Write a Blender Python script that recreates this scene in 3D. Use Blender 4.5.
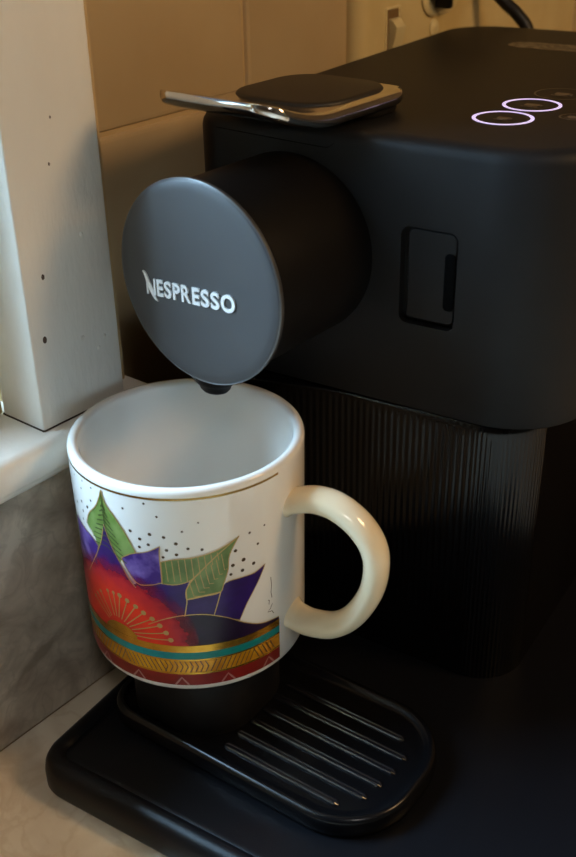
import bpy, bmesh, math, random
from mathutils import Vector, Matrix
from math import sin, cos, pi, radians as R

random.seed(4)
for o in list(bpy.data.objects):
    bpy.data.objects.remove(o, do_unlink=True)
SC = bpy.context.scene
COL = SC.collection
MM = 0.001                      # everything below is written in millimetres


def V(x, y, z):
    return Vector((x * MM, y * MM, z * MM))


# ------------------------------------------------------------------ camera
cam_d = bpy.data.cameras.new('camera')
cam = bpy.data.objects.new('camera', cam_d)
COL.objects.link(cam)
YAW, PITCH, ROLL = -0.57232, 0.50270, -0.021025
fw = Vector((sin(YAW) * cos(PITCH), cos(YAW) * cos(PITCH), -sin(PITCH)))
rt = Vector((cos(YAW), -sin(YAW), 0))
up = rt.cross(fw)
r2 = cos(ROLL) * rt + sin(ROLL) * up
u2 = -sin(ROLL) * rt + cos(ROLL) * up
M = Matrix((r2, u2, -fw)).transposed().to_4x4()
M.translation = V(206.6, -254.8, 263.0)
cam.matrix_world = M
cam_d.sensor_fit = 'HORIZONTAL'
cam_d.sensor_width = 36.0
cam_d.lens = 1061.8 / 576 * 36.0
cam_d.clip_start = 0.005
cam_d.dof.use_dof = True
cam_d.dof.focus_distance = 0.385
cam_d.dof.aperture_fstop = 22.0
SC.camera = cam

# ------------------------------------------------------------------ world, daylight, exposure
world = bpy.data.worlds.new('sky')
SC.world = world
world.use_nodes = True
bg = world.node_tree.nodes['Background']
bg.inputs[0].default_value = (0.45, 0.62, 0.9, 1)
bg.inputs[1].default_value = 0.35

# frame of the window wall: s runs along it, o points into the room
WA = Vector((-52, -33, 0))
WTH = R(6.5)
WD = Vector((sin(WTH), cos(WTH), 0))
WN = Vector((cos(WTH), -sin(WTH), 0))


def W(s, o, z):
    p = WA + WD * s + WN * o
    return V(p.x, p.y, z)


dl = bpy.data.lights.new('window_daylight', 'AREA')
dl.shape = 'RECTANGLE'
dl.size = 0.90
dl.size_y = 1.10
dl.energy = 150.0
dl.color = (0.46, 0.73, 1.0)
dlo = bpy.data.objects.new('window_daylight', dl)
COL.objects.link(dlo)
dlo.location = W(-430, -740, 640)
dlo.rotation_euler = Vector((-WN.x, -WN.y, 0.25)).to_track_quat('Z', 'Y').to_euler()

SC.view_settings.view_transform = 'Standard'
SC.view_settings.look = 'None'
SC.view_settings.gamma = 1.0
SC.view_settings.use_curve_mapping = False
SC.view_settings.exposure = 0.0


# ------------------------------------------------------------------ materials
def lin(c):
    c = c / 255.0
    return c / 12.92 if c <= 0.04045 else ((c + 0.055) / 1.055) ** 2.4


def rgb(r, g, b):
    return (lin(r), lin(g), lin(b), 1)


def mat(name, col, rough=0.5, metal=0.0, col2=None, scale=40.0, detail=4.0, bump=0.0, bscale=200.0,
        coat=0.0, lo=0.35, hi=0.65, spec=0.5, ior=None, stretch=None):
    m = bpy.data.materials.new(name)
    m.use_nodes = True
    nt = m.node_tree
    b = nt.nodes['Principled BSDF']
    b.inputs['Roughness'].default_value = rough
    b.inputs['Metallic'].default_value = metal
    b.inputs['Specular IOR Level'].default_value = spec
    b.inputs['Coat Weight'].default_value = coat
    b.inputs['Coat Roughness'].default_value = 0.06
    tc = nt.nodes.new('ShaderNodeTexCoord')
    src = tc.outputs['Object']
    if stretch:
        mp = nt.nodes.new('ShaderNodeMapping')
        mp.inputs['Scale'].default_value = stretch
        nt.links.new(src, mp.inputs[0])
        src = mp.outputs[0]
    nz = nt.nodes.new('ShaderNodeTexNoise')
    nz.inputs['Scale'].default_value = scale
    nz.inputs['Detail'].default_value = detail
    nt.links.new(src, nz.inputs['Vector'])
    rp = nt.nodes.new('ShaderNodeValToRGB')
    c2 = col2 or tuple(min(1, x * 0.9) for x in col[:3]) + (1,)
    rp.color_ramp.elements[0].position = lo
    rp.color_ramp.elements[0].color = col
    rp.color_ramp.elements[1].position = hi
    rp.color_ramp.elements[1].color = c2
    nt.links.new(nz.outputs['Fac'], rp.inputs[0])
    nt.links.new(rp.outputs[0], b.inputs['Base Color'])
    if bump:
        n2 = nt.nodes.new('ShaderNodeTexNoise')
        n2.inputs['Scale'].default_value = bscale
        n2.inputs['Detail'].default_value = 3.0
        nt.links.new(src, n2.inputs['Vector'])
        bp = nt.nodes.new('ShaderNodeBump')
        bp.inputs['Strength'].default_value = bump
        bp.inputs['Distance'].default_value = 0.0005
        nt.links.new(n2.outputs['Fac'], bp.inputs['Height'])
        nt.links.new(bp.outputs[0], b.inputs['Normal'])
    return m


def emit(name, col, strength):
    m = bpy.data.materials.new(name)
    m.use_nodes = True
    b = m.node_tree.nodes['Principled BSDF']
    b.inputs['Base Color'].default_value = (0.8, 0.8, 0.8, 1)
    b.inputs['Emission Color'].default_value = col
    b.inputs['Emission Strength'].default_value = strength
    return m


def marble(name, base, vein, cloud, rough, scale):
    m = bpy.data.materials.new(name)
    m.use_nodes = True
    nt = m.node_tree
    b = nt.nodes['Principled BSDF']
    b.inputs['Roughness'].default_value = rough
    tc = nt.nodes.new('ShaderNodeTexCoord')
    n1 = nt.nodes.new('ShaderNodeTexNoise')
    n1.inputs['Scale'].default_value = scale
    n1.inputs['Detail'].default_value = 6
    n1.inputs['Distortion'].default_value = 0.6
    n2 = nt.nodes.new('ShaderNodeTexNoise')
    n2.inputs['Scale'].default_value = scale * 1.7
    n2.inputs['Detail'].default_value = 4
    n2.inputs['Distortion'].default_value = 1.2
    for n in (n1, n2):
        nt.links.new(tc.outputs['Object'], n.inputs['Vector'])
    r1 = nt.nodes.new('ShaderNodeValToRGB')
    r1.color_ramp.elements[0].position = 0.38
    r1.color_ramp.elements[0].color = cloud
    r1.color_ramp.elements[1].position = 0.62
    r1.color_ramp.elements[1].color = base
    r2_ = nt.nodes.new('ShaderNodeValToRGB')
    e = r2_.color_ramp.elements
    e[0].position = 0.44
    e[0].color = (0, 0, 0, 1)
    e[1].position = 0.56
    e[1].color = (0, 0, 0, 1)
    k = r2_.color_ramp.elements.new(0.5)
    k.color = (0.3, 0.3, 0.3, 1)
    nt.links.new(n1.outputs['Fac'], r1.inputs[0])
    nt.links.new(n2.outputs['Fac'], r2_.inputs[0])
    mx = nt.nodes.new('ShaderNodeMixRGB')
    nt.links.new(r2_.outputs[0], mx.inputs['Fac'])
    nt.links.new(r1.outputs[0], mx.inputs['Color1'])
    mx.inputs['Color2'].default_value = vein
    nt.links.new(mx.outputs[0], b.inputs['Base Color'])
    return m


MT = {}
MT['counter'] = marble('cream_marble', rgb(244, 234, 214), rgb(196, 172, 138), rgb(220, 206, 184), 0.22, 22)
MT['marble'] = marble('grey_marble', rgb(226, 216, 200), rgb(160, 148, 132), rgb(168, 156, 140), 0.3, 40)
MT['paint'] = mat('white_gloss_paint', rgb(228, 224, 214), 0.42, col2=rgb(220, 214, 202), scale=20, bump=0.5, bscale=420,
                  stretch=(1, 1, 0.35))
MT['paint_yellow'] = mat('aged_cream_paint', rgb(212, 196, 150), 0.5, bump=0.3)
MT['dent'] = mat('paint_chip', rgb(70, 52, 38), 0.8)
MT['caulk'] = mat('dark_caulk_line', rgb(60, 48, 36), 0.9)
MT['tile'] = mat('beige_glazed_tile', rgb(196, 172, 132), 0.32, col2=rgb(184, 158, 118), scale=12, bump=0.15, bscale=60)
MT['grout'] = mat('tan_grout', rgb(196, 168, 122), 0.9, bump=0.4)
MT['panel'] = mat('ivory_plate_plastic', rgb(214, 192, 138), 0.28, col2=rgb(206, 182, 128))
MT['ivory'] = mat('ivory_insert_plastic', rgb(222, 204, 152), 0.3)
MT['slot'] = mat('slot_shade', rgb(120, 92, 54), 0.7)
MT['wall'] = mat('room_wall_paint', rgb(150, 132, 108), 0.8, bump=0.2)
MT['ceil'] = mat('room_ceiling_paint', rgb(170, 160, 146), 0.9)
MT['floor'] = mat('room_floor_wood', rgb(92, 66, 44), 0.6, col2=rgb(72, 50, 34), scale=6, stretch=(1, 8, 1))
MT['black'] = mat('matte_black_plastic', rgb(28, 27, 27), 0.5, col2=rgb(25, 24, 24), bump=0.12, bscale=2600, spec=0.2)
MT['black_top'] = mat('top_black_plastic', rgb(26, 24, 23), 0.5, bump=0.1, bscale=2600, spec=0.2)
MT['drum'] = mat('drum_black_plastic', rgb(17, 15, 14), 0.5, bump=0.1, bscale=2600, spec=0.12)
MT['disc'] = mat('slate_grey_satin', rgb(66, 66, 66), 0.4, col2=rgb(61, 61, 62), scale=15, metal=0.15, bump=0.06, bscale=2500)
MT['disc_edge'] = mat('grey_satin_bevel', rgb(96, 96, 95), 0.35, metal=0.4)
MT['gap'] = mat('gap_black', rgb(4, 4, 4), 0.8, spec=0.05)
MT['tray'] = mat('tray_black_plastic', rgb(14, 15, 19), 0.36, bump=0.1, bscale=1500, spec=0.25)
MT['drip'] = mat('drip_tray_gloss_black', rgb(10, 10, 12), 0.24, spec=0.35)
MT['slat'] = mat('gloss_black_slat', rgb(22, 22, 25), 0.18, spec=0.6)
MT['smoke'] = mat('smoked_gloss_plastic', rgb(9, 8, 9), 0.16, spec=0.26)
MT['chrome'] = mat('chrome', rgb(226, 224, 220), 0.1, metal=1.0, col2=rgb(210, 206, 200))
MT['pad'] = mat('lever_pad_black', rgb(30, 26, 23), 0.5, bump=0.1, bscale=2600)
MT['letters'] = mat('silver_letters', rgb(232, 232, 230), 0.3, metal=0.3)
MT['ring'] = emit('button_ring_glow', (0.62, 0.50, 1.0, 1), 0.85)
MT['ring_off'] = mat('unlit_ring', rgb(70, 62, 54), 0.4)
MT['icon'] = mat('button_icon_grey', rgb(104, 92, 80), 0.5)
MT['foil'] = mat('worn_silver_label', rgb(120, 112, 98), 0.45, metal=0.3, col2=rgb(66, 58, 48), scale=420, detail=2, lo=0.42, hi=0.58)
MT['rubber'] = mat('black_cord_rubber', rgb(20, 17, 15), 0.5)
MT['mug'] = mat('white_glaze', rgb(236, 233, 226), 0.12, col2=rgb(232, 229, 222), coat=0.3, scale=10)
MT['handle'] = mat('lamp_warmed_glaze', rgb(242, 228, 196), 0.14, col2=rgb(238, 222, 188), coat=0.3, scale=10)  # warm lamplight on the white handle, put into its glaze colour
MT['p_green'] = mat('print_leaf_green', rgb(104, 132, 62), 0.3, col2=rgb(126, 150, 84), scale=180, spec=0.3)
MT['p_green2'] = mat('print_leaf_olive', rgb(92, 118, 62), 0.3, col2=rgb(118, 142, 84), scale=160, spec=0.3)
MT['p_vein'] = mat('print_vein_green', rgb(58, 74, 34), 0.3)
MT['p_goldline'] = mat('print_gold_line', rgb(190, 156, 96), 0.3, metal=0.45)
MT['p_purple'] = mat('print_purple', rgb(52, 28, 104), 0.3, col2=rgb(44, 22, 84), scale=150, spec=0.3)
MT['p_lilac'] = mat('print_purple_marbled', rgb(62, 36, 116), 0.3, col2=rgb(140, 116, 184), scale=130, lo=0.45, hi=0.75, spec=0.3)
MT['p_dark'] = mat('print_dark_plum', rgb(36, 18, 52), 0.3, col2=rgb(26, 12, 34), scale=120, spec=0.3)
MT['p_gold'] = mat('print_metallic_gold', rgb(206, 160, 62), 0.22, metal=0.9, col2=rgb(186, 140, 50), scale=200)
MT['p_bronze'] = mat('print_rim_gold', rgb(150, 118, 62), 0.25, metal=0.85)
MT['p_teal'] = mat('print_teal', rgb(22, 134, 130), 0.3, col2=rgb(18, 120, 120), scale=200, spec=0.3)
MT['p_yellow'] = mat('print_ochre', rgb(226, 164, 40), 0.22, metal=0.3, col2=rgb(196, 130, 28), scale=160)
MT['p_brown'] = mat('print_hatch_brown', rgb(78, 46, 16), 0.3)
MT['p_red'] = mat('print_brick_red', rgb(132, 32, 26), 0.3, col2=rgb(116, 26, 22), scale=160, spec=0.3)
MT['p_pink'] = mat('print_dusty_pink', rgb(176, 120, 116), 0.3)
MT['p_dot'] = mat('print_dot_bronze', rgb(78, 60, 36), 0.35, metal=0.5)
MT['bulb'] = emit('unseen_globe_glow', (1.0, 0.62, 0.28, 1), 25.0)  # glow of the invented counter lamp
MT['frost'] = emit('fill_shade_glow', (1.0, 0.95, 0.90, 1), 15.0)  # glow of the added ceiling fill lamp
MT['brass'] = mat('brushed_brass', rgb(170, 130, 70), 0.35, metal=1.0)
MT['sash'] = mat('sash_white', rgb(220, 216, 204), 0.5)


def bloom_mat():
    """red flower heart: the glaze colour runs out to clear at the rim of the heart (uv = mm on the mug)"""
    m = bpy.data.materials.new('print_red_bloom')
    m.use_nodes = True
    nt = m.node_tree
    b = nt.nodes['Principled BSDF']
    b.inputs['Roughness'].default_value = 0.3
    b.inputs['Specular IOR Level'].default_value = 0.3
    uv = nt.nodes.new('ShaderNodeUVMap')
    vm = nt.nodes.new('ShaderNodeVectorMath')
    vm.operation = 'LENGTH'
    nt.links.new(uv.outputs[0], vm.inputs[0])
    nz = nt.nodes.new('ShaderNodeTexNoise')
    nz.inputs['Scale'].default_value = 0.25
    nz.inputs['Detail'].default_value = 4
    nt.links.new(uv.outputs[0], nz.inputs['Vector'])
    ma = nt.nodes.new('ShaderNodeMath')
    ma.operation = 'MULTIPLY_ADD'
    ma.inputs[1].default_value = 7.0
    nt.links.new(nz.outputs['Fac'], ma.inputs[0])
    nt.links.new(vm.outputs['Value'], ma.inputs[2])
    mr = nt.nodes.new('ShaderNodeMapRange')
    mr.inputs['From Min'].default_value = 0
    mr.inputs['From Max'].default_value = 40
    nt.links.new(ma.outputs[0], mr.inputs['Value'])
    rc = nt.nodes.new('ShaderNodeValToRGB')
    e = rc.color_ramp.elements
    e[0].position = 0.1
    e[0].color = rgb(190, 36, 24)
    e[1].position = 0.8
    e[1].color = rgb(150, 24, 48)
    k = e.new(0.5)
    k.color = rgb(226, 52, 28)
    ra = nt.nodes.new('ShaderNodeValToRGB')
    e = ra.color_ramp.elements
    e[0].position = 0.72
    e[0].color = (1, 1, 1, 1)
    e[1].position = 0.9
    e[1].color = (0, 0, 0, 1)
    nt.links.new(mr.outputs[0], rc.inputs[0])
    nt.links.new(mr.outputs[0], ra.inputs[0])
    nt.links.new(rc.outputs[0], b.inputs['Base Color'])
    nt.links.new(ra.outputs[0], b.inputs['Alpha'])
    return m


MT['p_bloom'] = bloom_mat()


def glass_mat():
    m = bpy.data.materials.new('window_glass')
    m.use_nodes = True
    nt = m.node_tree
    out = nt.nodes['Material Output']
    t = nt.nodes.new('ShaderNodeBsdfTransparent')
    g = nt.nodes.new('ShaderNodeBsdfGlossy')
    g.inputs['Roughness'].default_value = 0.02
    mx = nt.nodes.new('ShaderNodeMixShader')
    mx.inputs[0].default_value = 0.06
    nt.links.new(t.outputs[0], mx.inputs[1])
    nt.links.new(g.outputs[0], mx.inputs[2])
    nt.links.new(mx.outputs[0], out.inputs['Surface'])
    return m


MT['glass'] = glass_mat()


# ------------------------------------------------------------------ helpers
def empty(name, loc):
    o = bpy.data.objects.new(name, None)
    COL.objects.link(o)
    o.location = loc
    o.empty_display_size = 0.02
    bpy.context.view_layer.update()
    return o


def tag(o, label, cat, group=None):
    o['label'] = label
    o['category'] = cat
    if group:
        o['group'] = group
    return o


def link(name, bm, m, parent=None, smooth=30, label=None):
    """bmesh (metres, world space) -> one mesh object"""
    bmesh.ops.recalc_face_normals(bm, faces=bm.faces)
    me = bpy.data.meshes.new(name)
    bm.to_mesh(me)
    bm.free()
    if smooth:
        for p in me.polygons:
            p.use_smooth = True
        try:
            me.set_sharp_from_angle(angle=R(smooth))
        except Exception:
            pass
    me.materials.append(MT[m] if isinstance(m, str) else m)
    o = bpy.data.objects.new(name, me)
    COL.objects.link(o)
    if parent is not None:
        o.parent = parent
        o.matrix_parent_inverse = parent.matrix_world.inverted()
    if label:
        o['label'] = label
    return o


def loft(bm, loops, cap0=True, cap1=True, closed=True):
    """loops: lists of Vectors of one length"""
    vs = [[bm.verts.new(p) for p in L] for L in loops]
    n = len(vs[0])
    for a, b in zip(vs, vs[1:]):
        for i in range(n if closed else n - 1):
            j = (i + 1) % n
            bm.faces.new((a[i], a[j], b[j], b[i]))
    if cap0:
        bm.faces.new(vs[0][::-1])
    if cap1:
        bm.faces.new(vs[-1])
    return vs


def rrect(x0, x1, y0, y1, rad, n=10):
    """plan loop, rad = (front-left, front-right, back-right, back-left); front = low y"""
    if not isinstance(rad, (tuple, list)):
        rad = (rad,) * 4
    pts = []
    cs = [(x0, y0, 1, 1, pi, rad[0]), (x1, y0, -1, 1, 1.5 * pi, rad[1]),
          (x1, y1, -1, -1, 0, rad[2]), (x0, y1, 1, -1, 0.5 * pi, rad[3])]
    for cx, cy, sx, sy, a0, r in cs:
        r = max(r, 0.05)
        for i in range(n + 1):
            a = a0 + i / n * pi / 2
            pts.append((cx + sx * r + r * cos(a), cy + sy * r + r * sin(a)))
    return pts


def slab(bm, x0, x1, y0, y1, rad, prof, n=10, fn=None, caps=(True, True)):
    """rounded-plan block; prof = [(inset, z)]; fn maps (x,y,z) mm -> Vector"""
    fn = fn or V
    if not isinstance(rad, (tuple, list)):
        rad = (rad,) * 4
    loops = []
    for ins, z in prof:
        rr = [max(r - ins, 0.05) for r in rad]
        loops.append([fn(x, y, z) for x, y in rrect(x0 + ins, x1 - ins, y0 + ins, y1 - ins, rr, n)])
    loft(bm, loops, *caps)
    return bm


def box(bm, p0, p1, fn=None, bev=0.0):
    """axis box in the frame of fn"""
    fn = fn or V
    x0, y0, z0 = p0
    x1, y1, z1 = p1
    b = bev
    if b <= 0:
        lo = [(x0, y0), (x1, y0), (x1, y1), (x0, y1)]
        loft(bm, [[fn(x, y, z0) for x, y in lo], [fn(x, y, z1) for x, y in lo]])
    else:
        slab(bm, x0, x1, y0, y1, b, [(b, z0), (0, z0 + b), (0, z1 - b), (b, z1)], n=2, fn=fn)
    return bm


def tube(bm, path, rads, n=14, caps=True, upv=None):
    """path of Vectors (m); rads: (ra, rb) per point in m, ra along the frame normal, rb across"""
    loops = []
    prev = None
    for i, p in enumerate(path):
        t = (path[min(i + 1, len(path) - 1)] - path[max(i - 1, 0)]).normalized()
        if upv is not None:
            b = Vector(upv)
            nrm = b.cross(t).normalized()
        else:
            if prev is None:
                h = Vector((0, 0, 1)) if abs(t.z) < 0.9 else Vector((1, 0, 0))
                nrm = t.cross(h).normalized()
            else:
                nrm = (prev - t * prev.dot(t)).normalized()
            prev = nrm
            b = t.cross(nrm)
        ra, rb = rads[i] if isinstance(rads[i], tuple) else (rads[i], rads[i])
        loops.append([p + nrm * (ra * cos(2 * pi * k / n)) + b * (rb * sin(2 * pi * k / n)) for k in range(n)])
    loft(bm, loops, caps, caps)
    return bm


def catmull(pts, n=8):
    out = []
    P = [Vector(p) for p in pts]
    P = [2 * P[0] - P[1]] + P + [2 * P[-1] - P[-2]]
    for i in range(1, len(P) - 2):
        a, b, c, d = P[i - 1:i + 3]
        for k in range(n):
            t = k / n
            out.append(0.5 * ((2 * b) + (c - a) * t + (2 * a - 5 * b + 4 * c - d) * t * t + (3 * b - a - 3 * c + d) * t ** 3))
    out.append(P[-2])
    return out


def lathe(bm, prof, fn, n=64, caps=(True, True)):
    """prof = [(r, h)] mm; fn(x, y, h) -> Vector"""
    loft(bm, [[fn(max(r, 0.01) * cos(2 * pi * k / n), max(r, 0.01) * sin(2 * pi * k / n), h) for k in range(n)] for r, h in prof],
         *caps)
    return bm


def struct(o):
    o['kind'] = 'structure'
    return o


def new():
    return bmesh.new()


# ------------------------------------------------------------------ the setting
ZC = -46.0          # counter top
SILL = 80.0
FLOOR = -946.0
WIN0, WIN1 = -420, 12       # window opening along the wall
WTOP = 720

bm = new()
box(bm, (-1800, -150, FLOOR), (60, -6, 58), fn=W)                 # below the window, behind the marble
box(bm, (-1800, -150, 58), (WIN0, -6, 1450), fn=W)                # left of the window
box(bm, (WIN0, -150, WTOP), (60, -6, 1450), fn=W)                 # above the window
box(bm, (WIN1 + 6, -150, 58), (60, -6, WTOP), fn=W)               # beside the window
box(bm, (60, -150, FLOOR), (1800, -31.6, 1450), fn=W)               # behind the tiles
wall_left = struct(link('wall_left', bm, 'grout', smooth=0))
wall_left['label'] = 'tiled kitchen wall with a window, behind the machine'

# marble upstand under the sill
bm = new()
box(bm, (-1200, -6, ZC), (62, 0, 64), fn=W, bev=0.4)
link('marble_upstand', bm, 'marble', wall_left, label='grey veined marble upstand below the sill')

# glazed tiles, one by one
TS, GAP = 152.0, 2.0
tile_mesh = {}
for i in range(-1, 5):
    for j in range(-2, 4):
        s0, s1 = 167 + TS * (i - 0) + GAP / 2, 167 + TS * (i + 1) - GAP / 2
        z0, z1 = 167 + TS * j + GAP / 2, 167 + TS * (j + 1) - GAP / 2
        s0, z0 = max(s0, 62.5), max(z0, ZC + 1)
        if s1 - s0 < 10 or z1 - z0 < 10:
            continue
        bm = new()
        jit = random.uniform(-0.3, 0.3)
        wf = lambda s, h, o: W(s, o, h)
        slab(bm, s0, s1, z0, z1, 1.5, [(0, -33), (0, -31.4), (0.7, -30.5), (2.2, -30 + jit * 0.4)], n=3, fn=wf)
        link('tile', bm, 'tile', wall_left)

# sill, apron bead, casing
bm = new()
prof = [(-150, 71), (-150, SILL), (6.5, SILL), (8.8, SILL - 0.8), (10.2, SILL - 2.6), (10.5, SILL - 5), (10.3, 69.5), (9.2, 67.6), (7, 67.2), (-20, 67.2)]
loft(bm, [[W(s, o, z) for o, z in prof] for s in (-700, 62)])
sill = struct(link('trim_1', bm, 'paint', smooth=40))
sill['label'] = 'white painted window sill with rounded nose'
bm = new()
prof = [(-5, 62.6), (-5, 67.3), (6.6, 67.3), (7.2, 66.2), (6.9, 64.4), (5.6, 63), (3, 62.6)]
loft(bm, [[W(s, o, z) for o, z in prof] for s in (-700, 62)])
struct(link('apron_bead', bm, 'paint', sill, smooth=40))

bm = new()
slab(bm, 12, 51.5, -20, 3, (0.8, 0.8, 0.8, 0.8), [(0, SILL + 0.4), (0, WTOP + 40)], n=4, fn=lambda s, o, z: W(s, o, z))
casing = struct(link('trim_2', bm, 'paint', smooth=40))
casing['label'] = 'cream painted window casing with nail holes'
# nail holes and paint drips on the casing face
for s, z, r, mname, nm in ((20.6, 136.2, 0.7, 'dent', 'nail_hole'), (17.8, 114, 0.9, 'dent', 'nail_hole'), (29.2, 172.8, 0.4, 'dent', 'nail_hole'),
                           (32, 187.4, 0.35, 'dent', 'nail_hole'), (39.1, 146, 0.8, 'paint', 'paint_drip'), (34.5, 108.8, 0.7, 'paint', 'paint_drip'),
                           (41.3, 102.3, 0.7, 'paint', 'paint_drip'), (44.8, 105.9, 0.6, 'paint', 'paint_drip')):
    bm = new()
    hh = 0.45 if mname == 'paint' else 0.06
    lathe(bm, [(r, 2.9), (r, 3.0 + hh * 0.3), (r * 0.6, 3.0 + hh * 0.9), (0.02, 3.0 + hh)],
          lambda x, y, h, s=s, z=z: W(s + x, h, z + y * 1.5), n=12)
    link(nm, bm, mname, casing)
bm = new()
for s0, s1, o0, o1 in ((12.2, 51, 2.6, 3.25), (11.7, 12.4, -20, 3)):
    box(bm, (s0, o0, SILL - 0.1), (s1, o1, SILL + 0.6), fn=W)
link('caulk_line', bm, 'caulk', casing)

# the window: stop, sash, pane
bm = new()
box(bm, (4, -40, SILL), (12, -20, WTOP), fn=W, bev=1)
box(bm, (WIN0, -40, SILL), (WIN0 + 8, -20, WTOP), fn=W, bev=1)
box(bm, (WIN0, -40, WTOP - 8), (12, -20, WTOP), fn=W, bev=1)
window_1 = struct(link('window_1', bm, 'paint_yellow', smooth=40))
window_1['label'] = 'painted window frame beside the casing'
bm = new()
for b in (((-30, -70, SILL + 0), (4, -40, WTOP)), ((WIN0, -70, SILL), (WIN0 + 34, -40, WTOP)), ((WIN0, -70, SILL), (4, -40, SILL + 40)),
          ((WIN0, -70, WTOP - 40), (4, -40, WTOP)), ((WIN0, -68, 395), (4, -42, 425))):
    box(bm, b[0], b[1], fn=W, bev=1.5)
link('window_sash', bm, 'sash', window_1)
for z0, z1 in ((SILL + 36, 398), (422, WTOP - 36)):
    bm = new()
    box(bm, (WIN0 + 30, -57, z0), (-26, -54, z1), fn=W)
    link('pane', bm, 'glass', window_1, smooth=0)

# rest of the room, out of view
bm = new()
box(bm, (-150, -2600, FLOOR - 60), (2700, 1700, FLOOR))
struct(link('floor', bm, 'floor', smooth=0))
bm = new()
box(bm, (-400, -2600, 1450), (2700, 1700, 1510))
struct(link('ceiling', bm, 'ceil', smooth=0))
bm = new()
box(bm, (2600, -2600, FLOOR), (2660, 1700, 1450))
struct(link('wall_right', bm, 'wall', smooth=0))
bm = new()
box(bm, (-20, 1100, FLOOR), (2600, 1160, 1450))
struct(link('wall_back', bm, 'wall', smooth=0))
bm = new()
box(bm, (-500, -2660, FLOOR), (2600, -2600, 1450))
struct(link('wall_front', bm, 'wall', smooth=0))

# counter
ctr = empty('kitchen_counter', V(300, 200, FLOOR))
tag(ctr, 'cream marble kitchen counter running along the tiled wall', 'counter')
bm = new()
pl = [W(-1150, 0.2, 0), W(62, 0.2, 0), W(62.2, -31.4, 0), W(1080, -31.4, 0), V(760, 1040, 0), V(640, -1120, 0)]
loops = []
for z in (ZC - 34, ZC - 1.2, ZC):
    loops.append([Vector((p.x, p.y, z * MM)) for p in pl])
loft(bm, loops)
link('worktop', bm, 'counter', ctr, smooth=0)
bm = new()
pl2 = [W(-1140, 5, 0), W(1000, 5, 0), V(730, 1000, 0), V(600, -1100, 0)]
loft(bm, [[Vector((p.x, p.y, z * MM)) for p in pl2] for z in (FLOOR, ZC - 34)])
link('cabinet_carcass', bm, 'sash', ctr, smooth=0)

# ------------------------------------------------------------------ tray under the machine
ST = empty('serving_tray', V(70, 110, ZC))
tag(ST, 'black plastic tray with rolled rim lying under the coffee machine', 'tray')
TX0, TX1, TY0, TY1 = -31.5, 205, -67.5, 320
bm = new()
slab(bm, TX0, TX1, TY0, TY1, (13, 24, 24, 24),
     [(3, ZC), (0.8, ZC + 0.6), (0, ZC + 2.5), (0, -38), (0.5, -35), (1.8, -32.6), (3.8, -31.2), (6, -31), (7.6, -31.6), (8.4, -32.8)],
     n=14, caps=(True, False))
link('rim', bm, 'tray', ST, smooth=60)
bm = new()
slab(bm, TX0, TX1, TY0, TY1, (13, 24, 24, 24), [(7.5, -36), (7.5, -33.6), (8.3, -33.0), (10.5, -33.0)], n=14)
link('flat_bed', bm, 'tray', ST, smooth=60)

# ------------------------------------------------------------------ coffee machine
CM = empty('coffee_machine', V(40, 150, -33))
tag(CM, 'black capsule coffee machine with round grey front disc and chrome lever', 'coffee machine')
FX0, FX1, FY, BY, ZB, ZT = -31.5, 116.0, 54.0, 291.0, 83.8, 180.0
PR = (11, 31, 26, 26)


def upper_loop(ins, z):
    rr = [max(r - ins, 0.3) for r in PR]
    return [V(x, y, z) for x, y in rrect(FX0 + ins, FX1 - ins, FY + ins, BY - ins, rr, 14)]


bm = new()
loft(bm, [upper_loop(1.6, ZB), upper_loop(0.5, ZB + 0.3), upper_loop(0, ZB + 1.4), upper_loop(0, ZT - 5.0), upper_loop(0.5, ZT - 2.9),
          upper_loop(1.7, ZT - 1.2), upper_loop(3.6, ZT - 0.3), upper_loop(6, ZT)], True, True)
body = link('upper_body', bm, 'black', CM, smooth=50)

# pocket for the milk connector cover: cut out of the body
DX0, DX1, DZ0, DZ1 = 54.3, 75.0, 116.8, 151.3
bmc = new()
slab(bmc, DX0, DX1, DZ0, DZ1, 3.0, [(0, FY - 3), (0, FY + 3.2)], n=6, fn=lambda x, z, y: V(x, y, z))
bmesh.ops.recalc_face_normals(bmc, faces=bmc.faces)
cme = bpy.data.meshes.new('cut')
bmc.to_mesh(cme)
bmc.free()
cut = bpy.data.objects.new('cut', cme)
COL.objects.link(cut)
md = body.modifiers.new('pocket', 'BOOLEAN')
md.object = cut
md.operation = 'DIFFERENCE'
md.solver = 'EXACT'
bpy.context.view_layer.update()
ev = body.evaluated_get(bpy.context.evaluated_depsgraph_get())
nm = bpy.data.meshes.new_from_object(ev)
body.modifiers.clear()
body.data = nm
bpy.data.objects.remove(cut, do_unlink=True)

bm = new()
slab(bm, DX0 + 2.4, DX1 - 0.3, DZ0 + 1.8, DZ1 - 0.3, (1.2, 2.5, 2.5, 2.5), [(0, FY + 3.1), (0, FY + 1.2), (0.5, FY + 0.6)], n=6,
     fn=lambda x, z, y: V(x, y, z))
door = link('connector_cover', bm, 'black', CM, smooth=40)
bm = new()
slab(bm, DX1 - 4.4, DX1 - 0.7, 124, 144, 1.4, [(0, FY + 1.0), (0, FY + 0.2), (0.4, FY - 0.05)], n=5, fn=lambda x, z, y: V(x, y, z))
link('finger_slot', bm, 'gap', door, smooth=40)

# seam of the lever hatch at the top front
bm = new()
zs = 173.7
pts = [V(-20, FY - 0.02, 175.6), V(-8, FY - 0.05, 175.0), V(22, FY - 0.05, zs), V(26, FY - 0.05, zs + 0.3), V(27.6, FY - 0.05, zs + 1.2), V(28, FY + 0.1, 175.4)]
tube(bm, catmull(pts, 4), [0.16 * MM] * 21, n=6)
link('hatch_seam', bm, 'gap', CM)

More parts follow.
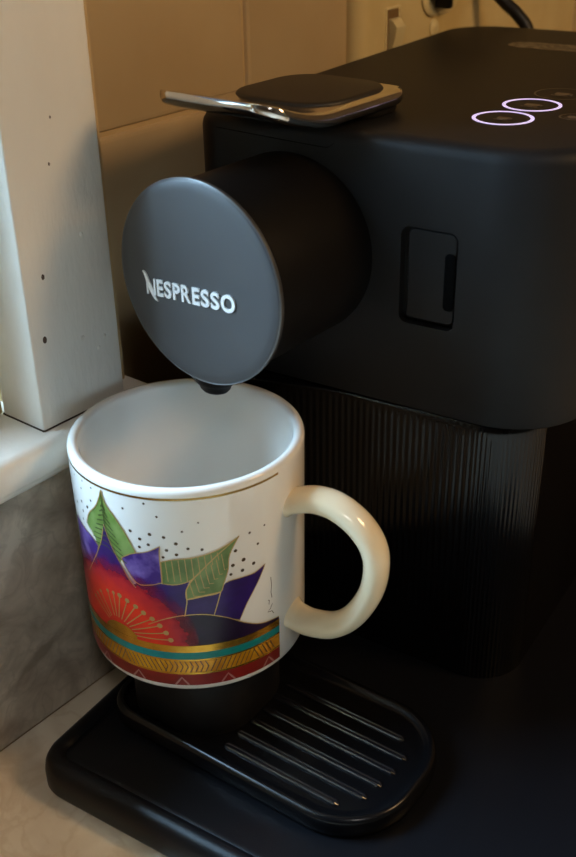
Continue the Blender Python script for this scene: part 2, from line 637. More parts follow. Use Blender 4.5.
# lower body: smoked ribbed front, corrugated in plan
def lower_front(x):
    k = max(0.0, min(1.0, (36 - x) / 62))
    return 57.5 - 11.0 * (k * k * (3 - 2 * k))


def lower_plan(ins, ribs):
    pts = []
    LX0, LX1, rr = -26.0, 104.0, 20.0
    n = 560
    xs = [LX0 + 6 + (LX1 - rr - LX0 - 6) * i / n for i in range(n + 1)]
    for x in xs:
        d = ribs * 0.22 * (0.5 + 0.5 * cos(2 * pi * x / 2.6))
        pts.append((x, lower_front(x) + ins + d))
    cx, cy = LX1 - rr, lower_front(LX1 - rr) + rr
    for i in range(1, 181):
        a = -pi / 2 + i / 180 * pi / 2
        d = ribs * 0.24 * (0.5 + 0.5 * cos(2 * pi * a * rr / 1.7))
        pts.append((cx + (rr - ins - d) * cos(a), cy + (rr - ins - d) * sin(a)))
    pts += [(LX1 - ins, 260), (LX1 - 14, 282 - ins), (LX0 + 14, 282 - ins), (LX0 + ins, 262), (LX0 + ins, lower_front(LX0) + 6)]
    return pts


bm = new()
loft(bm, [[V(x, y, z) for x, y in lower_plan(i, r)] for i, r, z in
          ((0, 1, -33), (0, 1, ZB - 8), (0, 0.25, ZB - 5), (0.3, 0.1, ZB - 3.0), (1.2, 0.0, ZB - 1.5), (2.6, 0, ZB - 0.7), (4.5, 0, ZB - 0.4), (8, 0, ZB - 0.3))])
link('ribbed_container', bm, 'smoke', CM, smooth=80, label='smoked glossy ribbed capsule container')

# drum, disc and spout
DA = R(-6)
DC = Vector((5.0, 4.5, 137.2))
DU = Vector((cos(DA), sin(DA), 0))
DN = Vector((sin(DA), -cos(DA), 0))


def D(u, z, n):
    p = DC + DU * u + DN * n
    return V(p.x, p.y, p.z + z)


bm = new()
lathe(bm, [(30, -75), (33.2, -70), (33.2, -6), (33.2, -4.4), (32.4, -3.9), (32.4, -2.6), (20, -2.5)], D, n=96)
link('brew_drum', bm, 'drum', CM, smooth=40)
bm = new()
prof = [(30, -2.7), (34.6, -2.6), (35.1, -2.1), (35.2, -1.0), (34.8, -0.4), (34.1, -0.12), (31, 0.0)]
prof += [(r, 0.05 * (1 - (r / 31) ** 2)) for r in (26, 20, 13, 6, 0.5)]
lathe(bm, prof, D, n=96)
disc = link('front_disc', bm, 'disc', CM, smooth=50, label='slate grey satin disc with silver lettering')
bm = new()
tube(bm, [D(34.85 * cos(2 * pi * k / 96), 34.85 * sin(2 * pi * k / 96), -0.75) for k in range(97)], [0.42 * MM] * 97, n=6, caps=False)
link('disc_bevel', bm, 'disc_edge', disc)
bm = new()
SP = Vector((2.6, 15.0))
lathe(bm, [(9.8, 112), (9.4, 103), (8.6, 99.0), (7.2, 97.2), (6.4, 96.6), (5.8, 95.0), (4.8, 93.9), (3.2, 93.5), (2.6, 94.2), (2.4, 97)],
      lambda x, y, h: V(SP.x + x, SP.y + y * 0.8, h), n=36)
link('spout', bm, 'drum', CM, smooth=50)

# lettering, one letter after another from the built-in font, on the disc
def letter(ch, u0, u1, z0, z1, bold):
    cu = bpy.data.curves.new('t', 'FONT')
    cu.body = ch
    cu.size = 10
    cu.offset = bold
    cu.extrude = 0.5
    cu.bevel_depth = 0.0
    cu.resolution_u = 6
    ob = bpy.data.objects.new('t', cu)
    COL.objects.link(ob)
    bpy.context.view_layer.update()
    me = bpy.data.meshes.new_from_object(ob.evaluated_get(bpy.context.evaluated_depsgraph_get()))
    bpy.data.objects.remove(ob, do_unlink=True)
    xs = [v.co.x for v in me.vertices]
    ys = [v.co.y for v in me.vertices]
    ax, bx, ay, by = min(xs), max(xs), min(ys), max(ys)
    vs = []
    for v in me.vertices:
        u = u0 + (v.co.x - ax) / (bx - ax) * (u1 - u0)
        z = z0 + (v.co.y - ay) / (by - ay) * (z1 - z0)
        n = 0.06 + (0.5 if v.co.z > 0 else 0)
        vs.append((u, z, n))
    return vs, [tuple(p.vertices) for p in me.polygons]


bmt = new()
BL, TP = -6.9, -1.0
SL = 0.05
spans = [('N', -23.6, -19.3, 0.0), ('E', -18.6, -15.7, 0.04), ('S', -15.2, -11.9, 0.09), ('P', -11.2, -7.9, 0.04), ('R', -7.3, -3.2, 0.04),
         ('E', -2.4, 0.9, 0.04), ('S', 1.5, 5.1, 0.09), ('S', 5.8, 9.5, 0.09), ('O', 10.2, 16.2, 0.15)]
for ch, u0, u1, ov in spans:
    vs, fs = letter(ch, u0, u1, BL - ov, TP + ov, {'N': 0.16, 'R': 0.22}.get(ch, 0.3))
    bv = [bmt.verts.new(D(u + 0.7, z + 0.25 + SL * u, n)) for u, z, n in vs]
    for f in fs:
        try:
            bmt.faces.new([bv[i] for i in f])
        except ValueError:
            pass
# the swash through the N: a tapering blade from upper left to below the baseline
cen = catmull([(-24.2, 1.4, 0), (-23.3, 0.5, 0), (-22.2, -1.9, 0), (-20.9, -4.9, 0), (-19.3, -7.6, 0), (-17.8, -8.7, 0)], 6)
wd = [0.08 + 0.62 * sin(pi * min(1, (i + 0.5) / len(cen))) for i in range(len(cen))]
L = []
for i, p in enumerate(cen):
    t = (cen[min(i + 1, len(cen) - 1)] - cen[max(i - 1, 0)]).normalized()
    q = Vector((-t.y, t.x, 0))
    a, b = p + q * wd[i], p - q * wd[i]
    L.append([D(a.x, a.y + SL * a.x, 0.05), D(a.x, a.y + SL * a.x, 0.58), D(b.x, b.y + SL * b.x, 0.58), D(b.x, b.y + SL * b.x, 0.05)])
loft(bmt, L)
link('lettering', bmt, 'letters', disc, smooth=30, label='raised silver lettering')

# lever on top: chrome plate with upturned front lip, black pad
LA = R(-6)
LC = Vector((9.5, 64))


def LV(x, y, z):
    return V(LC.x + x * cos(LA) - y * sin(LA), LC.y + x * sin(LA) + y * cos(LA), z)


LX, LY0, LY1 = 26.0, -47.5, 36.0


def lever_z(y):
    k = max(0.0, (-14 - y) / 36.0)
    return 185.6 + 9.6 * k ** 1.8


bm = new()
def strip_surface(bm, dz, flip):
    """sheet across the plate between mirrored outline points"""
    rows = 40
    out = []
    for i in range(rows + 1):
        y = LY0 + (LY1 - LY0) * i / rows
        if y < LY0 + 9:
            h = LY0 + 9 - y
            x = LX - 9 + math.sqrt(max(0, 81 - h * h))
        elif y > LY1 - 17:
            h = y - (LY1 - 17)
            x = LX - 17 + math.sqrt(max(0, 289 - h * h))
        else:
            x = LX
        out.append((x, y))
    return out


outl = strip_surface(None, 0, False)
loops = []
NX = 12
for i, (x, y) in enumerate(outl):
    z = lever_z(y)
    q = (0.45, 0.8, 0.95)[i] if i < 3 else 1.0
    if i > len(outl) - 4:
        q = (0.45, 0.8, 0.95)[len(outl) - 1 - i]
    xi = x - 1.4 * q
    top = [LV(-xi + 2 * xi * k / NX, y, z + 1.9 * q) for k in range(NX + 1)]
    sideR = [LV(xi + 1.0 * q, y, z + 1.4 * q), LV(xi + 1.4 * q, y, z + 0.2), LV(xi + 1.3 * q, y, z - 1.4 * q), LV(xi + 0.7 * q, y, z - 2.2 * q)]
    bot = [LV(xi - 2 * xi * k / NX, y, z - 2.5 * q) for k in range(NX + 1)]
    sideL = [LV(-xi - 0.7 * q, y, z - 2.2 * q), LV(-xi - 1.3 * q, y, z - 1.4 * q), LV(-xi - 1.4 * q, y, z + 0.2), LV(-xi - 1.0 * q, y, z + 1.4 * q)]
    loops.append(top + sideR + bot + sideL)
loft(bm, loops)
lever = link('lever', bm, 'chrome', CM, smooth=50, label='chrome lever plate with upturned lip')
bm = new()
slab(bm, -25, 19.5, -15, 32, 15, [(0, 186.6), (0, 187.6), (0.6, 188.2), (1.8, 188.5)], n=10, fn=LV)
link('thumb_pad', bm, 'pad', lever, smooth=50, label='black inlay pad')
bm = new()
slab(bm, -23, 23, 4, 33, 12, [(1.5, 179.6), (0.5, 180.2), (0, 181), (0, 183.6)], n=10, fn=LV)
link('lever_base', bm, 'black_top', lever, smooth=50)

# touch buttons on top
def ring(name, cx, cy, r, w, z0, z1, m, par):
    bm = new()
    n = 72
    lo = []
    for k in range(n):
        a = 2 * pi * k / n
        lo.append([V(cx + (r - w) * cos(a), cy + (r - w) * sin(a), z0), V(cx + (r - w) * cos(a), cy + (r - w) * sin(a), z1),
                   V(cx + (r + w) * cos(a), cy + (r + w) * sin(a), z1), V(cx + (r + w) * cos(a), cy + (r + w) * sin(a), z0)])
    lo.append(lo[0])
    loft(bm, lo, False, False)
    bmesh.ops.remove_doubles(bm, verts=bm.verts, dist=1e-7)
    return link(name, bm, m, par, smooth=30)


def cup_icon(cx, cy, s, par):
    bm = new()
    slab(bm, cx - s, cx + s, cy - s * 0.9, cy + s * 0.7, (s * 0.7, s * 0.7, 0.2, 0.2), [(0, ZT), (0, ZT + 0.10)], n=5)
    box(bm, (cx - s * 1.2, cy - s * 1.4, ZT), (cx + s * 1.2, cy - s * 1.15, ZT + 0.1))
    t = [V(cx + s + 0.1 + s * 0.5 * sin(pi * k / 8), cy - s * 0.4 + s * 0.8 * k / 8, ZT + 0.06) for k in range(9)]
    tube(bm, t, [0.12 * MM] * 9, n=6)
    link('cup_icon', bm, 'icon', par)


for cx, cy, s in ((71.1, 94.9, 2.0), (72.4, 118.7, 2.6)):
    r_ = ring('button_ring', cx, cy, 9.9, 0.62, ZT - 0.1, ZT + 0.12, 'ring', CM)
    r_['label'] = 'lit lilac touch button ring'
    cup_icon(cx, cy, s, r_)
for cx, cy, s in ((75.4, 141.5, 2.6), (91.5, 107, 1.8)):
    r_ = ring('button_ring', cx, cy, 9.9 if s > 2 else 4.5, 0.35, ZT - 0.1, ZT + 0.08, 'ring_off', CM)
    cup_icon(cx, cy, s, r_)
bm = new()
slab(bm, 16, 72, 230, 246, 7.5, [(0, ZT - 0.1), (0, ZT + 0.12)], n=10)
link('nameplate', bm, 'foil', CM, label='worn silver oblong plate on the top')

# drip tray with cup stand
TA = R(-3.2)
TC = Vector((39.5, -7))


def TV(x, y, z):
    return V(TC.x + x * cos(TA) - y * sin(TA), TC.y + x * sin(TA) + y * cos(TA), z)


bm = new()
slab(bm, -61, 61, -32, 33, (14, 27, 27, 14),
     [(2, -33), (0.4, -32), (0, -29.5), (0.2, -26), (1.0, -24.4), (2.2, -24.0), (3.2, -24.4), (4.0, -25.4), (5.0, -26.0), (7, -26.2)], n=14, fn=TV)
dt = link('drip_tray', bm, 'drip', CM, smooth=60, label='glossy black drip tray with raised slats')
for xa, xb, y in ((-8, 41.5, -21.5), (-8, 48, -13.9), (-8, 49.5, -6.2), (-8, 50.5, 1.4), (-8, 50.5, 9.2), (-8, 45, 17)):
    bm = new()
    pr = [(-1.5, -26.4), (-1.4, -25.6), (-1.0, -25.2), (-0.6, -25.15), (-0.25, -25.6), (0.25, -25.6), (0.6, -25.15), (1.0, -25.2), (1.4, -25.6), (1.5, -26.4)]
    lo = []
    for x, k in ((xa, 0.4), (xa + 1.2, 1), (xb - 1.2, 1), (xb, 0.4)):
        lo.append([TV(x, y + w * k, -26.4 + (z + 26.4) * k) for w, z in pr])
    loft(bm, lo)
    link('slat', bm, 'slat', dt, smooth=30)
bm = new()
slab(bm, -54, -8, -26, 26, (11, 20, 20, 11), [(0.8, -27.1), (0, -26.2), (0, -4), (0.5, -2.6), (1.6, -1.8), (3.5, -1.5), (5, -0.05)], n=12, fn=TV)
link('cup_stand', bm, 'black', dt, smooth=50, label='black raised cup rest under the mug')

# ------------------------------------------------------------------ mug
MUG = empty('coffee_mug', V(0, 0, 0))
tag(MUG, 'white mug with gold rim line and painted red and purple flower under the spout', 'mug')
MH = 84.6


def mug_r(z):
    r = 40.6 + 0.9 * z / MH
    if z < 2.4:
        r -= 2.0 * (1 - z / 2.4) ** 2
    return r


bm = new()
prof = [(33, 0.0), (36.0, 0.0), (38.4, 0.0)]
prof += [(mug_r(z), z) for z in (0.5, 1.2, 2.2, 3.5, 8, 16, 26, 36, 46, 56, 66, 74, 78, 80)]
prof += [(mug_r(82.2), 82.2), (41.4, 83.1), (41.1, 83.8), (40.6, 84.3), (39.7, 84.6), (38.7, 84.4), (37.9, 83.8), (37.5, 82.7), (37.3, 80.5),
         (36.9, 74), (36.6, 50), (36.2, 20), (35.6, 9), (33.8, 5.6), (30, 4.2), (15, 4.0)]
lathe(bm, prof, lambda x, y, h: V(x, y, h), n=160)
link('mug_body', bm, 'mug', MUG, smooth=60)

HA = R(6)
HE = Vector((cos(HA), sin(HA), 0))
hp = [(38.2, 64.6), (42.5, 66.2), (50, 68.4), (58.0, 67.6), (65.8, 62.9), (71.0, 55.9), (72.6, 47.5), (70.8, 36.2), (64.8, 24.2), (57.0, 17.0), (48, 14.9), (42.0, 15.9), (38.0, 17.6)]
path = catmull([tuple(V(HE.x * a, HE.y * a, z)) for a, z in hp], 7)
N = len(path)
rads = []
for i in range(N):
    t = i / (N - 1)
    e = min(t, 1 - t)
    fl = 1 + 0.32 * max(0.0, 1 - e / 0.09) ** 1.5
    rads.append((4.3 * MM * fl, 6.2 * MM * fl))
bm = new()
tube(bm, path, rads, n=24, upv=(-sin(HA), cos(HA), 0))
link('mug_handle', bm, 'handle', MUG, smooth=60)

# the print: thin glaze patches lying on the wall of the mug, written as (angle, height)
LAYER = 0.035


def on_mug(th_, z, layer):
    r = mug_r(z) + 0.02 + LAYER * layer
    return V(r * cos(R(th_)), r * sin(R(th_)), z)


def wrap(bm, layer, uvc=None):
    """bm is flat: x = degrees, y = mm; refine, then wrap round the mug"""
    for _ in range(7):
        ed = [e for e in bm.edges if abs(e.verts[0].co.x - e.verts[1].co.x) > 3.0 or abs(e.verts[0].co.y - e.verts[1].co.y) > 12]
        if not ed:
            break
        bmesh.ops.subdivide_edges(bm, edges=ed, cuts=1)
        bmesh.ops.triangulate(bm, faces=bm.faces)
    if uvc:
        uvl = bm.loops.layers.uv.new('mug_mm')
        for f in bm.faces:
            for l in f.loops:
                l[uvl].uv = ((l.vert.co.x - uvc[0]) * 0.715, l.vert.co.y - uvc[1])
    for v in bm.verts:
        v.co = on_mug(v.co.x, v.co.y, layer)


def smooth_poly(pts, n=3):
    """closed polygon; keeps its corners, eases the gentle bends"""
    return pts


def finish(name, bm, m, parent):
    me = bpy.data.meshes.new(name)
    for f in bm.faces:
        c = f.calc_center_median()
        if f.normal.dot(Vector((c.x, c.y, 0))) < 0:
            f.normal_flip()
        f.smooth = True
    bm.to_mesh(me)
    bm.free()
    me.materials.append(MT[m])
    o = bpy.data.objects.new(name, me)
    COL.objects.link(o)
    o.parent = parent
    o.matrix_parent_inverse = parent.matrix_world.inverted()
    return o


def patch(name, pts, layer, m, parent=MUG, uvc=None):
    bm = new()
    vs = [bm.verts.new((a, z, 0)) for a, z in pts]
    bm.faces.new(vs)
    bmesh.ops.triangulate(bm, faces=bm.faces)
    wrap(bm, layer, uvc)
    bm.normal_update()
    return finish(name, bm, m, parent)


K = 0.715       # mm per degree at the wall


def ribbon_into(bm, pts, w, taper=False):
    """thick polyline in the flat plane, w = width in mm"""
    P = [Vector((a * K, z, 0)) for a, z in pts]
    Q = [P[0]]
    for a, b in zip(P, P[1:]):
        m = max(1, int((b - a).length / 1.6))
        for k in range(1, m + 1):
            Q.append(a + (b - a) * k / m)
    rows = []
    for i, p in enumerate(Q):
        t = (Q[min(i + 1, len(Q) - 1)] - Q[max(i - 1, 0)])
        if t.length < 1e-6:
            continue
        t.normalize()
        n = Vector((-t.y, t.x, 0))
        h = w / 2 * (1 - 0.7 * i / len(Q) if taper else 1)
        rows.append((bm.verts.new(((p + n * h).x / K, (p + n * h).y, 0)), bm.verts.new(((p - n * h).x / K, (p - n * h).y, 0))))
    for (a, b), (c, d) in zip(rows, rows[1:]):
        bm.faces.new((a, b, d, c))


def lines(name, polys, w, layer, m, parent=MUG, taper=False):
    bm = new()
    for p in polys:
        ribbon_into(bm, p, w, taper)
    for v in bm.verts:
        v.co = on_mug(v.co.x, v.co.y, layer)
    bm.normal_update()
    o = finish(name, bm, m, parent)
    if len(polys) > 1:
        o['kind'] = 'stuff'
    return o


def blob_into(bm, a, z, r, rz=None, n=10):
    rz = rz or r
    vs = [bm.verts.new((a + r / K * cos(2 * pi * k / n), z + rz * sin(2 * pi * k / n), 0)) for k in range(n)]
    bm.faces.new(vs)


def blobs(name, lst, layer, m, parent=MUG):
    bm = new()
    for a, z, r in lst:
        blob_into(bm, a, z, r * (0.82 if layer == 1 else 1))
    for v in bm.verts:
        v.co = on_mug(v.co.x, v.co.y, layer)
    bm.normal_update()
    o = finish(name, bm, m, parent)
    o['kind'] = 'stuff'
    return o


def mir(pts):
    return [(-192.5 - a, z) for a, z in pts][::-1]


def ease(pts, n=4):
    """round the polygon with a spline except at the sharp tips"""
    out = []
    m = len(pts)
    P = [Vector((a * K, z)) for a, z in pts]
    for i in range(m):
        p0, p1, p2, p3 = P[i - 1], P[i], P[(i + 1) % m], P[(i + 2) % m]
        def corner(a, b, c):
            return (b - a).normalized().dot((c - b).normalized()) < 0.45
        t1 = Vector((0, 0)) if corner(p0, p1, p2) else (p2 - p0) * 0.5
        t2 = Vector((0, 0)) if corner(p1, p2, p3) else (p3 - p1) * 0.5
        if t1.length == 0:
            t1 = (p2 - p1) - t2 * 0.5 if t2.length else (p2 - p1)
        if t2.length == 0:
            t2 = (p2 - p1)
        for k in range(n):
            t = k / n
            q = p1 * (2 * t ** 3 - 3 * t * t + 1) + t1 * (t ** 3 - 2 * t * t + t) + p2 * (-2 * t ** 3 + 3 * t * t) + t2 * (t ** 3 - t * t)
            out.append((q.x / K, q.y))
    return out


leaf1 = [(-95.2, 80.6), (-93.3, 75.7), (-88.3, 71.4), (-83.3, 66.0), (-79.0, 59.4), (-86.2, 55.8), (-90.0, 52), (-97, 50), (-102.0, 54.0), (-105.2, 59.4), (-110.6, 62.4), (-107.2, 67.5), (-100.6, 72.6), (-97.1, 77.0)]
spike = [(-96.3, 66.7), (-94.4, 62.5), (-92.1, 58.1), (-88.4, 53.0), (-84.0, 47.1), (-80.0, 43.6), (-86, 36), (-97, 34), (-107.6, 36), (-116.1, 40.3), (-109.0, 47.2), (-103.4, 53.7), (-99.4, 59.3)]
petalL = [(-124.8, 60.4), (-115.9, 59.3), (-107.4, 58.2), (-102.3, 56.0), (-105.1, 51.3), (-110.7, 45.6), (-117.8, 40.3), (-127.0, 44.7), (-126, 52)]
petal2 = [(-87.5, 55.5), (-81.1, 58.6), (-73.3, 60.6), (-66.8, 63.4), (-67.5, 59.0), (-67.4, 52.3), (-67.5, 48.5), (-74.0, 46.8), (-80.0, 46.6), (-84.6, 51.0)]
leaf2 = [(-67.1, 57.0), (-60.7, 58.3), (-52.0, 58.8), (-44.2, 59.9), (-37.2, 61.6), (-30.2, 64.2), (-40.3, 59.1), (-47.5, 54.2), (-53.7, 49.8), (-60.7, 48.0), (-67.3, 48.1)]
leaf3 = [(-30.2, 64.2), (-35.2, 57.7), (-36.3, 51.9), (-38.8, 46.3), (-40.8, 43.2), (-48.4, 42.6), (-56.4, 41.6), (-56.4, 45.6), (-53.1, 49.8), (-47.5, 54.2), (-40.3, 59.1)]
purple3 = [(-80.5, 46.4), (-67.3, 48.0), (-60.7, 47.9), (-53.9, 49.7), (-56.5, 45.3), (-56.5, 40.3), (-58.0, 34.0), (-66.3, 31.3), (-84, 30.0), (-86, 40.4)]
purple4 = [(-56.4, 41.8), (-48.4, 42.9), (-40.4, 43.4), (-42.1, 39.0), (-44.1, 34.0), (-58.0, 34.0)]
purple5 = [(-37.5, 46.7), (-30.7, 47.1), (-22.8, 47.0), (-16.5, 48.6), (-20.5, 43.3), (-24.3, 39.1), (-28.0, 34.9), (-31.7, 29.3), (-44.1, 34.0), (-42.1, 39.0), (-40.4, 42.6)]
dark6 = [(-86, 28), (-76.5, 29.6), (-67.3, 33.2), (-58.0, 35.0), (-48.1, 34.8), (-38.0, 31.9), (-29.6, 27.7), (-20.2, 24.1), (-8.0, 22.3), (-8.0, 19.5), (-30.0, 19.4), (-47.1, 19.4), (-61.4, 19.4), (-86, 19.4)]

EDGE = []
for fl in (lambda p: p, mir):
    patch('printed_petal', fl(ease(purple3)), 1, 'p_purple')
    patch('printed_petal', fl(ease(purple4)), 2, 'p_purple')
    patch('printed_petal', fl(ease(purple5)), 2, 'p_purple')
    patch('printed_leaf', fl(ease(leaf2)), 3, 'p_green2')
    patch('printed_leaf', fl(ease(leaf3)), 4, 'p_green2')
    patch('printed_petal', fl(ease(dark6)), 5, 'p_dark')
    EDGE += [fl(ease(leaf2) + [leaf2[0]]), fl(ease(leaf3) + [leaf3[0]]), fl(ease(purple4)[:12]), fl(ease(purple5)[:30])]
    EDGE += [fl(ease([(-76.5, 29.6), (-67.3, 33.2), (-58.0, 35.0), (-48.1, 34.8), (-38.0, 31.9), (-29.6, 27.7), (-20.2, 24.1), (-8.0, 22.3)])[:29]),
             fl([(-58.0, 34.6), (-56.5, 40.3), (-56.4, 45.6), (-53.9, 49.5)]), fl([(-44.1, 34.3), (-42.1, 39), (-40.4, 43.6)])]
patch('printed_leaf', ease(leaf1), 2, 'p_green')
patch('printed_petal', ease(petal2), 3, 'p_lilac')
patch('printed_petal', ease(petalL), 3, 'p_lilac')
patch('printed_petal', ease(spike), 4, 'p_purple')
EDGE += [ease(leaf1)[:18], ease(leaf1)[36:] + [leaf1[0]], ease(petal2) + [petal2[0]], ease(petalL)[:18], ease(spike)[:20], ease(spike)[36:]]
heart = [(-96 + 44 * cos(R(k)), 20.5 + 33.5 * sin(R(k))) for k in range(0, 181, 6)]
patch('printed_flower_heart', heart, 6, 'p_bloom', uvc=(-96, 20.5))
lines('printed_outline', EDGE, 0.34, 7, 'p_goldline')

# veins of the leaves
vein = [[(-95.6, 80), (-95.6, 66)]]
for k in range(9):
    z = 76 - k * 2.1
    wv = 1.2 + k * 1.25
    vein.append([(-95.6, z - 1.2), (-95.6 + min(wv, 11), z - 3.4 - 0.25 * k)])
    vein.append([(-95.6, z - 1.2), (-95.6 - min(wv, 10), z - 2.4 + 0.05 * k)])
lines('printed_vein', vein, 0.42, 7, 'p_vein')
vein = []
for fl in (lambda p: p, mir):
    vein.append(fl([(-30.2, 64.2), (-40.3, 59.1), (-47.5, 54.2), (-53.7, 49.8), (-56.4, 45.6)]))
    for k in range(9):
        a = -65 + k * 3.0
        vein.append(fl([(a, 57.4 + k * 0.28), (a + 0.6, 49.2 + max(0, (k - 3)) * 1.45)]))
    for k in range(7):
        t = k / 6
        vein.append(fl([(-54.6 + 15.5 * t, 48.4 + 10.4 * t), (-53 + 15 * t, 43.0 + 9 * t), (-50 + 13.2 * t, 42.8 + 9.5 * t)]))
lines('printed_vein', vein, 0.22, 7, 'p_goldline')

# sun heart and stamens
patch('printed_sun', ease([(-103.4, 22.9), (-98.8, 25.4), (-92.8, 26.0), (-87.6, 25.2), (-83.6, 23.0), (-86, 20.5), (-96, 20.5), (-103.6, 21.0)]), 8, 'p_gold')
st, kb = [], []
for a, z in [(-112, 31), (-109, 33.5), (-105.8, 35.6), (-99.7, 38.1), (-95.5, 38.6), (-91.5, 38.6), (-87.0, 37.6), (-82.4, 36.2), (-78.4, 34.3), (-74.2, 32.4), (-70.6, 29.9), (-67.8, 27.0), (-65.8, 24.0)]:
    st.append([(-95 + (a + 95) * 0.36, 22.5 + (z - 22.5) * 0.36), (a, z)])
    kb.append((a, z, 0.7 if a < -93 else 1.0))
lines('printed_stamen', st, 0.4, 8, 'p_goldline')
blobs('printed_stamen_tip', kb, 9, 'p_goldline')

# bands
A0, A1 = -184.5, -8.0


def band(name, z0, z1, layer, m, a0=A0, a1=A1):
    return patch(name, [(a0, z0), (a1, z0), (a1, z1), (a0, z1)], layer, m)


band('printed_band', 3.6, 8.8, 7, 'p_red')
band('printed_band', 8.6, 9.4, 8, 'p_gold')
band('printed_band', 9.3, 14.9, 7, 'p_yellow')
band('printed_band', 14.7, 15.4, 8, 'p_gold')
band('printed_band', 15.2, 18.5, 7, 'p_teal')
band('printed_band', 18.5, 21.5, 9, 'p_gold')
hat = []
a = A0 + 2
k = 0
while a < A1 - 5:
    seg = (k // 9) % 3
    if seg == 0:
        hat.append([(a, 9.6), (a + 3.2, 14.6)])
    elif seg == 1:
        hat.append([(a + 3.2, 9.6), (a, 14.6)])
    else:
        hat.append([(a, 9.6), (a + 1.6, 12.2), (a, 14.6)])
    a += 2.5
    k += 1
lines('printed_hatch', hat, 0.42, 9, 'p_brown')
tri = []
for c in range(-178, -10, 23):
    c += 1
    lines('printed_triangle', [[(c - 3.4, 3.8), (c, 7.2), (c + 3.4, 3.8)]], 0.7, 9, 'p_pink')
band('printed_rim_line', 81.0, 81.9, 1, 'p_bronze', -190, -6.5)

dots = [(-83.5, 76.0, .55), (-72.6, 79.4, .55), (-67.1, 74.8, .55), (-80.8, 67.7, .75), (-71.2, 67.6, .8), (-76.3, 65.2, .75), (-72.3, 63.4, .7), (-76.9, 61.9, .7), (-64.7, 66.9, .75), (-63.9, 61.8, .75), (-59.4, 64.5, .8), (-65.8, 58.9, .65), (-59.5, 60.1, .75), (-119.1, 78.5, .5), (-110.0, 79.4, .5), (-102.6, 79.0, .5), (-112.2, 75.7, .5), (-104.3, 73.5, .55), (-113.9, 69.9, .7), (-108.2, 69.6, .75), (-113.5, 66.2, .7), (-120.5, 67.2, .7), (-114.9, 62.4, .6), (-54.1, 62.4, .7), (-47.8, 61.6, .7), (-32.2, 58.5, .8), (-28.3, 53.9, .95), (-33.8, 52.9, .85), (-23.0, 50.9, .85), (-29.1, 49.7, .85), (-35.0, 49.4, .7), (-24.6, 63.8, .6), (-20.3, 58.1, .6), (-16.2, 64.3, .5), (-48.7, 72.3, .4), (-56.2, 69.2, .5)]
blobs('printed_dots', dots + [(-192.5 - a, z, r) for a, z, r in dots if a > -70], 1, 'p_dot')
sig = [[(-13.0, 41.5), (-12.6, 38), (-13.1, 35), (-12.5, 32.5)], [(-15.0, 32.4), (-14.3, 31.8), (-14.6, 30.2)],
       [(-12.3, 29.8), (-13.8, 28.0), (-15.6, 27.2), (-12.6, 26.6), (-11.6, 25.2)]]
lines('printed_signature', sig, 0.28, 1, 'p_dot')

# ------------------------------------------------------------------ outlet panel, plug and cord on the wall
OP = empty('outlet_panel', W(350, -28, 190))
tag(OP, 'wide ivory outlet panel on the tiled wall behind the coffee machine', 'outlet')
PO, PS, PZ = 3.0, -4.0, 0.7            # how far the panel stands off the tiles
WP = lambda s, o, h: W(s + PS, o + PO, h + PZ)
wf = lambda s, h, o: WP(s, o, h)
bm = new()
slab(bm, 244, 481, 60, 330, 9, [(0, -33.2), (0, -32.0)] + [(9 - 9 * cos(R(a)), -32.0 + 7.2 * sin(R(a))) for a in range(10, 91, 10)], n=6, fn=wf)
plate = link('plate', bm, 'panel', OP, smooth=60)
bm = new()
slab(bm, 264.5, 277.5, 120, 193, 1.0, [(0, -25), (0, -24.2), (0.9, -24.0)], n=3, fn=wf, caps=(True, False))
slab(bm, 264.5, 277.5, 120, 193, 1.0, [(0.9, -24.0), (1.5, -24.7)], n=3, fn=wf, caps=(False, False))
sw = link('switch_frame', bm, 'ivory', OP, smooth=30)
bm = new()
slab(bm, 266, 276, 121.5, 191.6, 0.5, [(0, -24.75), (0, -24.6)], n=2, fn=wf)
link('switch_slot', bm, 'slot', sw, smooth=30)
bm = new()
prof = [(-24.8, 150), (-24.0, 150), (-22.6, 172), (-20.5, 180), (-20.0, 184), (-22.5, 187), (-24.8, 187.5)]
loft(bm, [[WP(s, o, z) for o, z in prof] for s in (267.6, 275.6)])
link('switch_rocker', bm, 'ivory', sw, smooth=40)
bm = new()
slab(bm, 295.5, 331, 184.5, 222, (11, 11, 11, 11), [(0, -25), (0, -23.4), (0.8, -22.8), (2, -22.7)], n=8, fn=wf)
rc = link('receptacle', bm, 'ivory', OP, smooth=40)
bm = new()
lathe(bm, [(4.2, -25), (4.2, -24.2), (3.2, -23.6), (0.3, -23.4)], lambda x, y, h: WP(309 + x, h, 178.5 + y), n=20)
link('plate_screw', bm, 'ivory', OP, smooth=40)

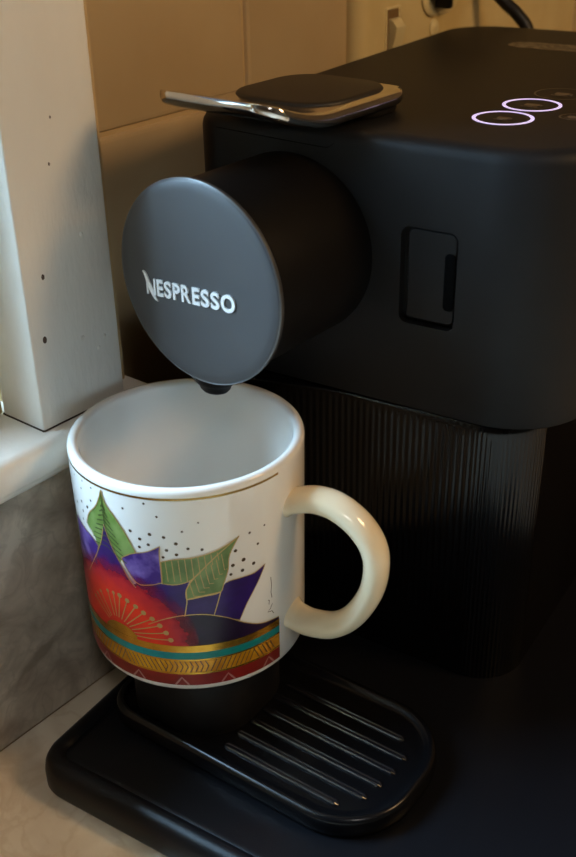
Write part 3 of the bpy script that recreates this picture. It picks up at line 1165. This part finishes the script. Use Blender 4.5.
PC = empty('power_cord', W(308, -20, 200))
tag(PC, 'black power cord with plug looping down behind the coffee machine', 'power cord')
bm = new()
slab(bm, 299, 317, 193.5, 217, (4, 4, 8, 8), [(0, -22.6), (0, -12), (1, -4), (3, 0)], n=6, fn=wf)
link('plug', bm, 'rubber', PC, smooth=50)
bm = new()
slab(bm, 306, 309.5, 188.5, 194, 1.0, [(0, -22.6), (0, -15), (0.6, -14)], n=3, fn=wf)
link('plug_tab', bm, 'rubber', PC, smooth=50)
cp = [WP(308, -1, 208), WP(311, 4, 219), V(-28, 306, 216), V(-25, 309, 198), V(-17, 310, 189), V(-8.5, 310, 182.5), V(-1.5, 310, 173), V(1, 309, 150), V(2, 308, 60), V(2, 306, -26), V(6, 302, -29), V(20, 298, -29)]
pth = catmull([tuple(p) for p in cp], 8)
bm = new()
tube(bm, pth, [3.3 * MM] * len(pth), n=12)
link('cord', bm, 'rubber', PC, smooth=60)

# ------------------------------------------------------------------ invented counter lamp, unseen, standing in for the source of the warm light
LP = empty('unseen_globe_lamp', V(470, 140, ZC))
tag(LP, 'invented, unseen brass counter lamp with a globe giving the warm light', 'lamp')
lf = lambda x, y, h: V(470 + x, 140 + y, h)
bm = new()
lathe(bm, [(60, ZC), (60, ZC + 6), (52, ZC + 12), (14, ZC + 16), (9, ZC + 24), (7, 340), (16, 346), (22, 356), (22, 366)], lf, n=40)
link('added_lamp_base', bm, 'brass', LP, smooth=40)
bm = new()
lathe(bm, [(70 * sin(pi * k / 20) if 0 < k < 20 else 0.3, 430 - 70 * cos(pi * k / 20)) for k in range(21)], lf, n=40)
link('unseen_lamp_globe', bm, 'bulb', LP, smooth=60)

# ------------------------------------------------------------------ ceiling lamp added as fill for shaded sides, unseen behind the camera
CL = empty('fill_ceiling_lamp', V(1000, -900, 1450))
tag(CL, 'round ceiling lamp added out of view as fill light', 'lamp')
cf = lambda x, y, h: V(1000 + x, -900 + y, h)
bm = new()
lathe(bm, [(190, 1450), (190, 1436), (180, 1430), (60, 1428)], cf, n=48)
link('added_lamp_base', bm, 'brass', CL, smooth=40)
bm = new()
lathe(bm, [(172, 1430), (170, 1412), (150, 1388), (100, 1370), (10, 1364)], cf, n=48)
link('fill_lamp_shade', bm, 'frost', CL, smooth=60)
